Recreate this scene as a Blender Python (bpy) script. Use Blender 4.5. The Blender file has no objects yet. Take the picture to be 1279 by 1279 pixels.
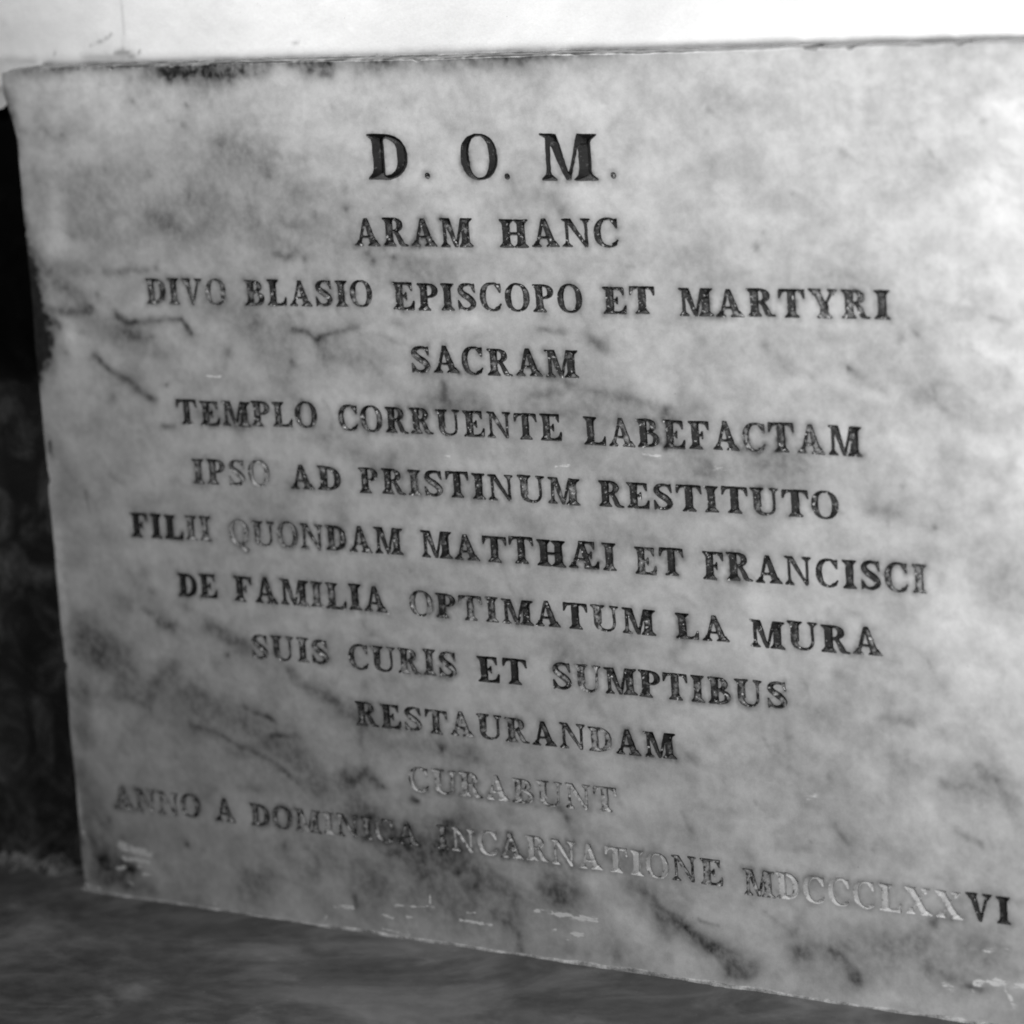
import bpy, math, random
import numpy as np
from mathutils import Vector, Matrix, kdtree
from mathutils.geometry import delaunay_2d_cdt

random.seed(7)
rng = np.random.default_rng(7)
scn = bpy.context.scene
col = scn.collection

# ------------------------------------------------------------------ camera
# World: X right along the plaque, Y into the wall, Z up.  Plaque face is Y = 0.
CX = CY = 639.5                    # centre of the photograph (1279 px square)
FPX = 4600.0                       # focal length in photograph pixels
VH = np.array([-5700.0 - CX, 242.0 - CY])      # vanishing point of the text lines
TILT = 0.068                                    # lean of the upright strokes at the centre
LV = FPX * FPX / -(VH[0] * TILT + VH[1])
Xw = -np.array([VH[0], VH[1], FPX]); Xw /= np.linalg.norm(Xw)
Zw = -np.array([TILT * LV, LV, FPX]); Zw /= np.linalg.norm(Zw)
Yw = np.cross(Zw, Xw)
RC = np.stack([Xw, Yw, Zw], 1)     # columns: world axes seen from the camera (x right, y down, z fwd)
DIST = 3.8
CAM = RC.T @ np.array([0, 0, -DIST])           # camera centre, centre ray hits the plaque at the origin


def ray(u, v):
    return RC.T @ np.array([u - CX, v - CY, FPX])


def on_face(u, v, y=0.0):
    """photograph pixel -> (x, z) on the upright plane Y = y"""
    d = ray(u, v)
    t = (y - CAM[1]) / d[1]
    p = CAM + d * t
    return p[0], p[2]


ZB = float(np.mean([on_face(u, v)[1] for u, v in ((100, 1111), (420, 1158), (840, 1222), (1165, 1270))]))
CAM = CAM - np.array([0, 0, ZB])               # lift so that the ledge is Z = 0
MM = DIST / FPX                                 # metres per photograph pixel at the centre

cam_d = bpy.data.cameras.new('camera')
cam = bpy.data.objects.new('camera', cam_d)
col.objects.link(cam)
M = Matrix.Identity(4)
for i in range(3):
    M[i][0] = RC[0][i]
    M[i][1] = -RC[1][i]
    M[i][2] = -RC[2][i]
    M[i][3] = CAM[i]
cam.matrix_world = M
cam_d.sensor_width = 36
cam_d.lens = FPX / 1279 * 36
cam_d.clip_start = 0.05
cam_d.clip_end = 200
cam_d.dof.use_dof = True
fx, fz = on_face(660, 420)
cam_d.dof.focus_distance = float(np.dot(np.array([fx, 0, fz]) - CAM, RC.T @ np.array([0, 0, 1.0])))
cam_d.dof.aperture_fstop = 3.0
scn.camera = cam

# ------------------------------------------------------------------ light: two lamps out of frame, faint room light
world = bpy.data.worlds.new('World')
scn.world = world
world.use_nodes = True
bg = world.node_tree.nodes['Background']
bg.inputs[0].default_value = (1, 1, 1, 1)
bg.inputs[1].default_value = 0.03



def area_lamp(name, pos, aim, size, watt):
    ld = bpy.data.lights.new(name, 'AREA')
    ld.shape = 'DISK'
    ld.size = size
    ld.energy = watt
    ld.color = (1, 1, 1)
    o = bpy.data.objects.new(name, ld)
    o.location = pos
    o.rotation_euler = (Vector(aim) - Vector(pos)).to_track_quat('-Z', 'Y').to_euler()
    col.objects.link(o)


area_lamp('side_lamp', (1.22, -0.86, 0.80), (1.0, 0, 0.91), 0.22, 17)      # light reaching in from the right
area_lamp('high_lamp', (-0.55, -0.52, 1.84), (0.85, 0, 1.15), 0.25, 22.5)       # light falling from above

scn.view_settings.view_transform = 'Standard'
scn.view_settings.look = 'None'
scn.view_settings.exposure = 0
scn.view_settings.gamma = 1
scn.render.filter_size = 1.9
try:
    scn.cycles.filter_width = 1.9
except Exception:
    pass


# ------------------------------------------------------------------ helpers
def vnoise(x, z, seed):
    xi = np.floor(x).astype(np.int64); zi = np.floor(z).astype(np.int64)
    fx = x - xi; fz = z - zi
    fx = fx * fx * (3 - 2 * fx); fz = fz * fz * (3 - 2 * fz)

    def h(a, b):
        n = (a * 374761393 + b * 668265263 + seed * 974711) & 0x7fffffff
        n = ((n ^ (n >> 13)) * 1274126177) & 0x7fffffff
        return ((n ^ (n >> 16)) & 0xffff) / 65535.0
    a = h(xi, zi); b = h(xi + 1, zi); c = h(xi, zi + 1); d = h(xi + 1, zi + 1)
    return (a + (b - a) * fx) * (1 - fz) + (c + (d - c) * fx) * fz


def fbm(x, z, scale, seed, octaves=4, rough=0.5):
    s = 0; amp = 1; tot = 0
    for o in range(octaves):
        s = s + amp * vnoise(x * scale + 17.3 * o + 500, z * scale + 9.1 * o + 500, seed + o)
        tot += amp; amp *= rough; scale *= 2.03
    return s / tot


def new_obj(name, verts, faces, mat, parent=None, smooth=False):
    me = bpy.data.meshes.new(name)
    me.from_pydata([tuple(map(float, v)) for v in verts], [], [tuple(int(i) for i in f) for f in faces])
    me.materials.append(mat)
    if smooth:
        me.polygons.foreach_set('use_smooth', [True] * len(me.polygons))
    me.update()
    o = bpy.data.objects.new(name, me)
    col.objects.link(o)
    if parent:
        o.parent = parent
    return o


def set_attr(me, name, vals):
    a = me.attributes.new(name, 'FLOAT', 'POINT')
    a.data.foreach_set('value', np.asarray(vals, dtype=np.float32))


def tag(o, label, cat, group=None):
    o['label'] = label; o['category'] = cat
    if group:
        o['group'] = group


class Nodes:
    def __init__(self, name):
        self.m = bpy.data.materials.new(name)
        self.m.use_nodes = True
        self.t = self.m.node_tree
        self.b = self.t.nodes['Principled BSDF']
        self.co = self.t.nodes.new('ShaderNodeNewGeometry').outputs['Position']

    def link(self, a, b):
        self.t.links.new(a, b)

    def noise(self, scale, detail=6, rough=0.55, dist=0.0, co=None, stretch=None):
        n = self.t.nodes.new('ShaderNodeTexNoise')
        n.inputs['Scale'].default_value = scale
        n.inputs['Detail'].default_value = detail
        n.inputs['Roughness'].default_value = rough
        n.inputs['Distortion'].default_value = dist
        c = co or self.co
        if stretch:
            mp = self.t.nodes.new('ShaderNodeMapping')
            mp.inputs['Scale'].default_value = stretch[:3]
            if len(stretch) > 3:
                mp.inputs['Rotation'].default_value = stretch[3]
            self.link(c, mp.inputs['Vector']); c = mp.outputs[0]
        self.link(c, n.inputs['Vector'])
        return n.outputs['Fac']

    def math(self, op, a, b=None, c=None, clamp=False):
        n = self.t.nodes.new('ShaderNodeMath'); n.operation = op; n.use_clamp = clamp
        for i, v in enumerate((a, b, c)):
            if v is None:
                continue
            if isinstance(v, (int, float)):
                n.inputs[i].default_value = v
            else:
                self.link(v, n.inputs[i])
        return n.outputs[0]

    def ramp(self, v, a, b, lo=0.0, hi=1.0, smooth=True):
        n = self.t.nodes.new('ShaderNodeMapRange')
        n.interpolation_type = 'SMOOTHSTEP' if smooth else 'LINEAR'
        n.inputs['From Min'].default_value = a; n.inputs['From Max'].default_value = b
        n.inputs['To Min'].default_value = lo; n.inputs['To Max'].default_value = hi
        self.link(v, n.inputs['Value'])
        return n.outputs[0]

    def attr(self, name):
        n = self.t.nodes.new('ShaderNodeAttribute'); n.attribute_name = name
        return n.outputs['Fac']

    def grey(self, v):
        self.link(v, self.b.inputs['Base Color'])     # float -> grey

    def mix(self, f, a, b):
        # a + (b-a)*f on floats
        n = self.t.nodes.new('ShaderNodeMix'); n.data_type = 'FLOAT'
        for s, v in ((n.inputs[0], f), (n.inputs[2], a), (n.inputs[3], b)):
            if isinstance(v, (int, float)):
                s.default_value = v
            else:
                self.link(v, s)
        return n.outputs[0]

    def bump(self, h, dist, strength=1.0):
        n = self.t.nodes.new('ShaderNodeBump')
        n.inputs['Distance'].default_value = dist
        n.inputs['Strength'].default_value = strength
        self.link(h, n.inputs['Height'])
        self.link(n.outputs[0], self.b.inputs['Normal'])

    def surf(self, rough, spec=0.4):
        if isinstance(rough, (int, float)):
            self.b.inputs['Roughness'].default_value = rough
        else:
            self.link(rough, self.b.inputs['Roughness'])
        self.b.inputs['Specular IOR Level'].default_value = spec


def marble_tone(N):
    """shared white marble: soft grey clouds, fine mottling"""
    c1 = N.ramp(N.noise(7, 5, 0.55, 0.1), 0.34, 0.68, -0.06, 0.05)
    c2 = N.ramp(N.noise(24, 5, 0.55, 0.15, stretch=(1, 1, 1.35, (0, 0.5, 0))), 0.34, 0.68, -0.085, 0.05)
    c3 = N.ramp(N.noise(95, 5, 0.6, 0.1), 0.3, 0.7, -0.045, 0.035)
    c4 = N.ramp(N.noise(620, 3, 0.6), 0.25, 0.75, -0.035, 0.035)
    return N.math('ADD', N.math('ADD', c1, c2), N.math('ADD', c3, c4))


# ---- marble of the plaque
N = Nodes('worn_marble')
t = N.math('ADD', marble_tone(N), 0.60)
stain = N.attr('stain')
sn = N.ramp(N.noise(110, 3, 0.45, 0.1), 0.3, 0.7, 0.80, 1.18)
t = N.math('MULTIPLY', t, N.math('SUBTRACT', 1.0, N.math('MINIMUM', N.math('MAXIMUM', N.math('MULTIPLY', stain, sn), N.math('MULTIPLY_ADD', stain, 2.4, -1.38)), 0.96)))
pits = N.ramp(N.noise(240, 2, 0.5), 0.755, 0.80, 0.0, 0.6)
t = N.math('MULTIPLY', t, N.math('SUBTRACT', 1.0, pits))
pale = N.attr('pale')
pn = N.ramp(N.math('MULTIPLY', pale, N.ramp(N.noise(420, 4, 0.6, stretch=(0.22, 1, 1)), 0.36, 0.58, 0.20, 1.3)), 0.10, 0.55, 0.0, 0.95)
t = N.mix(pn, t, 0.86)
N.grey(t)
N.surf(N.ramp(N.noise(60, 5, 0.6), 0.3, 0.7, 0.34, 0.55), 0.3)
hb = N.math('ADD', N.math('MULTIPLY', N.noise(45, 4, 0.5), 1.0), N.math('MULTIPLY', N.noise(400, 4, 0.6), 0.16))
N.bump(hb, 0.0008, 0.4)
MARBLE = N.m

# ---- carved letters: marble groove with worn black paint
N = Nodes('worn_letter_paint')
oi = N.t.nodes.new('ShaderNodeObjectInfo')
sep = N.t.nodes.new('ShaderNodeSeparateColor')
N.link(oi.outputs['Color'], sep.inputs[0])
paint = sep.outputs[0]
bare = N.math('ADD', marble_tone(N), N.ramp(paint, 0.05, 0.45, 0.60, 0.30))
rim = N.attr('rim')                         # 1 at the arris, 0 at the bottom of the groove
n1 = N.ramp(N.noise(170, 4, 0.6), 0.3, 0.7, -0.5, 0.5)
n2 = N.ramp(N.noise(900, 3, 0.6), 0.3, 0.7, -0.5, 0.5)
f = N.math('ADD', N.math('MULTIPLY_ADD', paint, 1.25, N.ramp(paint, 0.0, 0.35, -0.06, 0.14)), N.math('MULTIPLY', n1, 0.95))
f = N.math('ADD', f, N.math('MULTIPLY', n2, 0.30))
f = N.math('ADD', f, N.math('MULTIPLY', N.math('SUBTRACT', rim, 0.45), 0.42))
f = N.ramp(f, 0.15, 0.85, 0.0, 1.0)
tone = N.mix(f, bare, 0.02)
chips = N.ramp(N.noise(300, 3, 0.55), 0.63, 0.68, 0.0, 0.95)
chips = N.math('MULTIPLY', chips, N.ramp(paint, 0.6, 0.95, 1.0, 0.15))
tone = N.mix(chips, tone, 0.78)
N.grey(tone)
N.surf(0.5, 0.25)
N.bump(N.noise(1100, 4, 0.65), 0.0006, 0.7)
LETTER = N.m

# ---- lime plaster of the wall
N = Nodes('white_plaster')
t = N.math('ADD', N.ramp(N.noise(9, 6, 0.6), 0.3, 0.7, -0.05, 0.04), 0.85)
t = N.math('ADD', t, N.ramp(N.noise(300, 3, 0.6), 0.3, 0.7, -0.025, 0.02))
t = N.math('MULTIPLY', t, N.math('SUBTRACT', 1.0, N.ramp(N.noise(310, 2, 0.5), 0.77, 0.80, 0.0, 0.5)))
t = N.math('MULTIPLY', t, N.math('SUBTRACT', 1.0, N.attr('stain')))
N.grey(t)
N.surf(0.85, 0.15)
N.bump(N.math('ADD', N.noise(28, 5, 0.55), N.math('MULTIPLY', N.noise(500, 4, 0.6), 0.15)), 0.002, 0.6)
PLASTER = N.m

# ---- dark veined stone beside the plaque
N = Nodes('dark_veined_stone')
v = N.noise(22, 8, 0.65, 1.6, stretch=(1, 1, 0.6, (0, 0.6, 0)))
vein = N.ramp(N.math('ABSOLUTE', N.math('SUBTRACT', v, 0.5)), 0.0, 0.05, 1.0, 0.0)
cl = N.ramp(N.noise(16, 6, 0.6, 0.8), 0.42, 0.72, 0.0, 1.0)
t = N.math('ADD', N.math('MULTIPLY', cl, 0.09), 0.03)
t = N.math('ADD', t, N.math('MULTIPLY', vein, N.math('MULTIPLY', cl, 0.06)))
t = N.math('ADD', t, N.ramp(N.noise(220, 4, 0.6), 0.6, 0.78, 0.0, 0.03))
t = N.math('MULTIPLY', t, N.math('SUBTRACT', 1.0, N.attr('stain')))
t = N.math('ADD', t, N.math('MULTIPLY', N.attr('pale'), N.ramp(N.noise(90, 5, 0.6), 0.35, 0.65, 0.0, 0.14)))
N.grey(t)
N.surf(0.6, 0.12)
N.bump(N.noise(120, 6, 0.6), 0.002, 0.5)
DARK = N.m

# ---- ledge: dark grey marble with smeared paler streaks
N = Nodes('grey_ledge_stone')
s1 = N.ramp(N.noise(4.5, 6, 0.58, 0.9, stretch=(0.8, 0.9, 1, (0, 0, 0.5))), 0.42, 0.66, 0.0, 1.0)
s2 = N.ramp(N.noise(13, 6, 0.6, 0.8, stretch=(0.6, 0.75, 1, (0, 0, -0.5))), 0.46, 0.70, 0.0, 1.0)
t = N.math('ADD', N.math('MULTIPLY', s1, 0.085), 0.058)
t = N.math('ADD', t, N.math('MULTIPLY', s2, 0.055))
t = N.math('ADD', t, N.ramp(N.noise(40, 5, 0.6), 0.3, 0.7, -0.012, 0.012))
t = N.math('ADD', t, N.ramp(N.noise(260, 2, 0.5), 0.71, 0.78, 0.0, 0.14))
N.grey(t)
N.surf(N.ramp(N.noise(20, 5, 0.6), 0.3, 0.7, 0.38, 0.6), 0.25)
N.bump(N.noise(50, 4, 0.5), 0.001, 0.15)
LEDGE = N.m

# ---- crumbly mortar
def mortar_material(name, shade, vary):
    N = Nodes(name)
    t = N.math('ADD', N.ramp(N.noise(45, 5, 0.6), 0.35, 0.68, -vary, vary), shade)
    t = N.math('ADD', t, N.ramp(N.noise(400, 4, 0.65), 0.3, 0.7, -vary * .5, vary * .5))
    N.grey(t)
    N.surf(0.9, 0.1)
    N.bump(N.noise(500, 5, 0.65), 0.002, 0.7)
    return N.m


MORTAR = mortar_material('crumbly_mortar', 0.40, 0.18)
DUSTY = mortar_material('dusty_mortar', 0.12, 0.08)

# ------------------------------------------------------------------ glyph shapes (serif capitals, cap height 1)
RES = 130
PADX, PADY = 0.12, 0.34
S = 0.255        # thick stroke
H = 0.108        # hairline
K = 0.115        # serif reach


class Glyph:
    def __init__(self, w):
        self.w = w
        nx = int((w + 2 * PADX) * RES); ny = int((1 + 2 * PADY) * RES)
        self.x, self.y = np.meshgrid((np.arange(nx) + .5) / RES - PADX, (np.arange(ny) + .5) / RES - PADY)
        self.m = np.zeros_like(self.x, bool)

    def pm(self, pts):
        x, y = self.x, self.y
        r = np.zeros_like(x, bool)
        n = len(pts)
        for i in range(n):
            x1, y1 = pts[i]; x2, y2 = pts[(i + 1) % n]
            if y1 == y2:
                continue
            c = ((y1 > y) != (y2 > y)) & (x < (x2 - x1) * (y - y1) / (y2 - y1) + x1)
            r ^= c
        return r

    def add(self, *pts):
        self.m |= self.pm(pts); return self

    def el(self, cx, cy, rx, ry, p=2.25):
        return (np.abs((self.x - cx) / rx) ** p + np.abs((self.y - cy) / ry) ** p) < 1

    def top_serif(self, a, b, l=K, r=K):
        self.add((a - l, 1), (b + r, 1), (b + r, 0.962), (b + (0.02 if r else 0), 0.87), (b, 0.80), (a, 0.80), (a - (0.02 if l else 0), 0.87), (a - l, 0.962))

    def foot(self, a, b, l=K, r=K):
        self.add((a - l, 0), (b + r, 0), (b + r, 0.036), (b + (0.02 if r else 0), 0.13), (b, 0.2), (a, 0.2), (a - (0.02 if l else 0), 0.13), (a - l, 0.036))

    def stem(self, a, b, top=(K, K), bot=(K, K), y0=0, y1=1):
        self.add((a, y0), (b, y0), (b, y1), (a, y1))
        if top: self.top_serif(a, b, *top)
        if bot: self.foot(a, b, *bot)

    def curve(self, pts):
        P = [np.array(p, float) for p in pts]
        P = [2 * P[0] - P[1]] + P + [2 * P[-1] - P[-2]]
        for i in range(1, len(P) - 2):
            for t in np.linspace(0, 1, 14):
                a, b, c, d = P[i - 1:i + 3]
                q = 0.5 * (2 * b + (c - a) * t + (2 * a - 5 * b + 4 * c - d) * t * t + (3 * b - a - 3 * c + d) * t ** 3)
                self.m |= (self.x - q[0]) ** 2 + (self.y - q[1]) ** 2 < q[2] ** 2


def make_glyphs():
    G = {}
    g = Glyph(2 * K + S); g.stem(K, K + S); G['I'] = g
    a, b = K, K + S
    g = Glyph(.90); g.stem(a, b, (K, 0), (K, 0))
    o = g.el(.34, .5, .54, .5) & (g.x > .26); i = g.el(.36, .5, .30, .5 - H, 2.6)
    g.m |= o & ~(i & (g.x > b)); G['D'] = g
    g = Glyph(.90); o = g.el(.45, .5, .45, .515); i = g.el(.45, .5, .245, .515 - .055, 2.4); g.m |= o & ~i; G['O'] = g
    q = Glyph(.90); q.m = g.m.copy(); q.curve([(.40, .03, .05), (.52, -.05, .07), (.66, -.17, .085), (.80, -.22, .05)]); G['Q'] = q
    g = Glyph(.82); o = g.el(.45, .5, .45, .515); i = g.el(.49, .5, .285, .515 - .06, 2.3)
    g.m |= o & ~i & ~((g.x > .60) & (g.y > .24) & (g.y < .74))
    g.m &= ~((g.x > .74))
    g.add((.60, .97), (.70, .97), (.78, .995), (.78, .66), (.74, .66), (.66, .80), (.56, .92))
    g.add((.56, .05), (.68, .08), (.80, .24), (.77, .27), (.68, .17), (.56, .11)); G['C'] = g
    g = Glyph(.94)
    g.add((.36, 1.0), (.50, 1.0), (.86, 0), (.60, 0)); g.add((.365, .98), (.43, .90), (.20, 0), (.115, 0))
    g.add((.19, .29), (.72, .29), (.69, .36), (.21, .36)); g.foot(.12, .20, .12, .12); g.foot(.62, .84, .12, .10); G['A'] = g
    g = Glyph(1.14); g.stem(.13, .215, None, (K, .12)); g.stem(.80, .80 + S, (0, K + .02), (.11, K + .02))
    g.add((.0, 1), (.36, 1), (.62, 0), (.52, 0), (.19, .86), (.13, .90), (.0, .962)); g.add((.78, 1), (.86, 1), (.62, 0), (.55, 0)); G['M'] = g
    g = Glyph(.98); g.stem(.12, .195, None, (.12, .13)); g.stem(.78, .855, (.13, .12), None)
    g.add((0, 1), (.30, 1), (.855, .0), (.76, 0), (.19, .86), (.12, .90), (0, .962)); G['N'] = g
    g = Glyph(1.02); g.stem(a, b); g.stem(1.02 - b, 1.02 - a); g.add((b, .455), (.9 - S, .455), (.9 - S, .535), (b, .535)); G['H'] = g

    def arms(g, top=True, mid=True, bot=True, x=b):
        if top: g.add((x - .1, 1), (.74, 1), (.745, .70), (.71, .70), (.62, .88), (.5, .925), (x - .1, .925))
        if mid: g.add((x, .46), (.44, .46), (.50, .36), (.525, .36), (.525, .64), (.50, .64), (.44, .535), (x, .535))
        if bot: g.add((x - .1, 0), (.80, 0), (.82, .32), (.785, .32), (.68, .13), (.55, .075), (x - .1, .075))
    g = Glyph(.82); g.stem(a, b, (K, 0), (K, 0)); arms(g); G['E'] = g
    g = Glyph(.76); g.stem(a, b, (K, 0), (K, K)); arms(g, bot=False); G['F'] = g
    g = Glyph(.82); g.stem(a, b, (K, K), (K, 0)); arms(g, False, False, True); G['L'] = g
    g = Glyph(.78); g.stem(a, b, (K, 0), (K, K))
    o = g.el(.36, .735, .41, .265) & (g.x > .25); i = g.el(.36, .735, .205, .2, 2.4) & (g.x > b); g.m |= o & ~i; G['P'] = g
    g = Glyph(.92); g.stem(a, b, (K, 0), (K, K * .8))
    o = g.el(.36, .745, .39, .255) & (g.x > .25); i = g.el(.36, .745, .185, .19, 2.4) & (g.x > b); g.m |= o & ~i
    g.add((.36, .53), (.54, .56), (.66, .36), (.79, .07), (.93, .035), (.93, 0), (.68, 0), (.60, .06), (.50, .36), (.42, .48)); G['R'] = g
    g = Glyph(.84); g.stem(a, b, (K, 0), (K, 0))
    o = g.el(.34, .755, .39, .245) & (g.x > .25); i = g.el(.34, .755, .19, .18, 2.4) & (g.x > b); m = o & ~i
    o = g.el(.36, .275, .46, .275) & (g.x > .25); i2 = g.el(.36, .275, .25, .205, 2.4) & (g.x > b)
    g.m |= (m | (o & ~i2)) & ~(i & (g.y > .56)); G['B'] = g
    g = Glyph(.74)
    g.curve([(.64, .80, .03), (.58, .92, .04), (.40, .965, .045), (.21, .90, .07), (.14, .76, .095), (.24, .61, .11), (.42, .49, .12),
             (.57, .36, .11), (.62, .22, .095), (.53, .09, .065), (.36, .035, .045), (.19, .08, .04), (.10, .2, .03)])
    g.add((.60, .97), (.67, 1.0), (.70, .66), (.665, .66), (.57, .86)); g.add((.10, .03), (.04, 0), (.03, .36), (.065, .36), (.2, .13)); G['S'] = g
    g = Glyph(.88); c = .44; g.stem(c - S / 2, c + S / 2, None, (K, K))
    g.add((0, 1), (.88, 1), (.885, .68), (.85, .68), (.76, .88), (.66, .925), (.22, .925), (.12, .88), (.03, .68), (-.005, .68)); G['T'] = g
    g = Glyph(1.0); g.stem(a, b, (K, K), None, .3); g.stem(.80, .875, (K, K), None, .3)
    o = g.el(.4975, .31, .3775, .325); i = g.el(.56, .31, .24, .25, 2.3); g.m |= o & ~i & (g.y < .312); G['U'] = g
    g = Glyph(.96); g.add((.11, 1), (.34, 1), (.56, .12), (.53, 0), (.45, 0)); g.add((.75, 1), (.83, 1), (.54, 0), (.48, 0))
    g.top_serif(.12, .33, .12, .10); g.top_serif(.75, .83, .13, .12); G['V'] = g
    g = Glyph(.98); g.add((.09, 1), (.34, 1), (.89, 0), (.64, 0)); g.add((.74, 1), (.82, 1), (.22, 0), (.14, 0))
    g.top_serif(.13, .32, .12, .09); g.top_serif(.73, .81, .12, .12); g.foot(.15, .23, .13, .12); g.foot(.66, .86, .09, .12); G['X'] = g
    g = Glyph(.94); g.add((.07, 1), (.31, 1), (.55, .5), (.55, .40), (.37, .40)); g.add((.74, 1), (.82, 1), (.56, .42), (.48, .42))
    g.stem(.37, .37 + S, None, (K, K), 0, .45); g.top_serif(.11, .30, .12, .08); g.top_serif(.73, .81, .12, .12); G['Y'] = g
    g = Glyph(1.10)
    g.add((.40, 1.0), (.56, 1.0), (.82, 0), (.60, 0)); g.add((.40, .98), (.46, .90), (.20, 0), (.115, 0)); g.add((.19, .29), (.72, .29), (.69, .36), (.21, .36))
    g.foot(.12, .20, .12, .12); g.add((.45, 1), (.93, 1), (.935, .72), (.90, .72), (.82, .88), (.7, .925), (.45, .925))
    g.add((.62, .47), (.76, .47), (.80, .38), (.825, .38), (.825, .63), (.80, .63), (.76, .535), (.62, .535))
    g.add((.56, 0), (1.06, 0), (1.09, .30), (1.055, .30), (.95, .12), (.85, .075), (.56, .075)); G['\u00c6'] = g
    g = Glyph(.16); g.m |= (g.x - .08) ** 2 + (g.y - .075) ** 2 < .073 ** 2; G['.'] = g
    return G


def contour(g, seed=0, grow=2):
    """marching squares on the softened mask -> closed loops"""
    amp = 0.016
    dx = (fbm(g.x, g.y, 5, 200 + seed, 3, .6) - .5) * 2 * amp * RES; dy = (fbm(g.x, g.y, 5, 300 + seed, 3, .6) - .5) * 2 * amp * RES
    iy, ix = np.indices(g.m.shape)
    f = g.m[np.clip(np.rint(iy + dy), 0, g.m.shape[0] - 1).astype(int), np.clip(np.rint(ix + dx), 0, g.m.shape[1] - 1).astype(int)].astype(float)
    for k in range(grow):
        f = np.maximum.reduce([f, np.roll(f, 1, 0), np.roll(f, -1, 0), np.roll(f, 1, 1), np.roll(f, -1, 1)])
    for _ in range(3):
        f = (f + np.roll(f, 1, 0) + np.roll(f, -1, 0)) / 3
        f = (f + np.roll(f, 1, 1) + np.roll(f, -1, 1)) / 3
    ny, nx = f.shape
    nxt = {}

    def pt(a, b):
        (i, j), (k, l) = a, b
        t = (0.4 - f[i, j]) / (f[k, l] - f[i, j])
        return (g.x[i, j] + (g.x[k, l] - g.x[i, j]) * t, g.y[i, j] + (g.y[k, l] - g.y[i, j]) * t)
    ins = f > 0.4
    cells = ins[:-1, :-1].astype(int) + ins[:-1, 1:] + ins[1:, 1:] + ins[1:, :-1]
    for i, j in zip(*np.where((cells > 0) & (cells < 4))):
        c = [(i, j), (i, j + 1), (i + 1, j + 1), (i + 1, j)]
        v = [ins[p] for p in c]
        enter = []; leave = []
        for k in range(4):
            p, q = c[k], c[(k + 1) % 4]
            if v[k] != v[(k + 1) % 4]:
                key = (min(p, q), max(p, q))
                (leave if v[k] else enter).append((k, key))
        for k, key in leave:       # inside on the left
            e = min(enter, key=lambda e: (k - e[0]) % 4) if len(enter) > 1 else enter[0]
            nxt[key] = e[1]
    loops = []
    while nxt:
        k0 = next(iter(nxt)); L = []
        k = k0
        while k in nxt:
            L.append(pt(*k)); k = nxt.pop(k)
        if len(L) > 12:
            loops.append(np.array(L))
    return loops


def simplify(L, tol):
    def dp(P):
        if len(P) < 3:
            return [P[0]]
        a, b = P[0], P[-1]; d = b - a; n = np.hypot(*d)
        q = P[1:-1] - a
        dist = np.abs(q[:, 0] * d[1] - q[:, 1] * d[0]) / n if n > 1e-9 else np.hypot(q[:, 0], q[:, 1])
        k = int(dist.argmax())
        if dist[k] < tol:
            return [a]
        return dp(P[:k + 2]) + dp(P[k + 1:])
    m = int(np.argmax(np.hypot(*(L - L[0]).T)))
    out = dp(L[:m + 1]) + dp(np.vstack([L[m:], L[:1]]))
    # split long straight runs so that the groove follows
    res = []
    for i, p in enumerate(out):
        q = out[(i + 1) % len(out)]; n = max(1, int(np.hypot(*(q - p)) / 0.16))
        for t in range(n):
            res.append(p + (q - p) * t / n)
    return np.array(res)


def inside(loops, P):
    r = np.zeros(len(P), bool)
    for L in loops:
        x1, y1 = L[:, 0], L[:, 1]; x2, y2 = np.roll(x1, -1), np.roll(y1, -1)
        for a, b, c, d in zip(x1, y1, x2, y2):
            if b == d:
                continue
            r ^= ((b > P[:, 1]) != (d > P[:, 1])) & (P[:, 0] < (c - a) * (P[:, 1] - b) / (d - b) + a)
    return r


def loop_dist(loops, P):
    best = np.full(len(P), 9.0)
    for L in loops:
        A = L; B = np.roll(L, -1, 0)
        for a, b in zip(A, B):
            d = b - a; n = max(d @ d, 1e-12)
            t = np.clip(((P - a) @ d) / n, 0, 1)
            best = np.minimum(best, np.hypot(*(P - a - t[:, None] * d).T))
    return best


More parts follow.
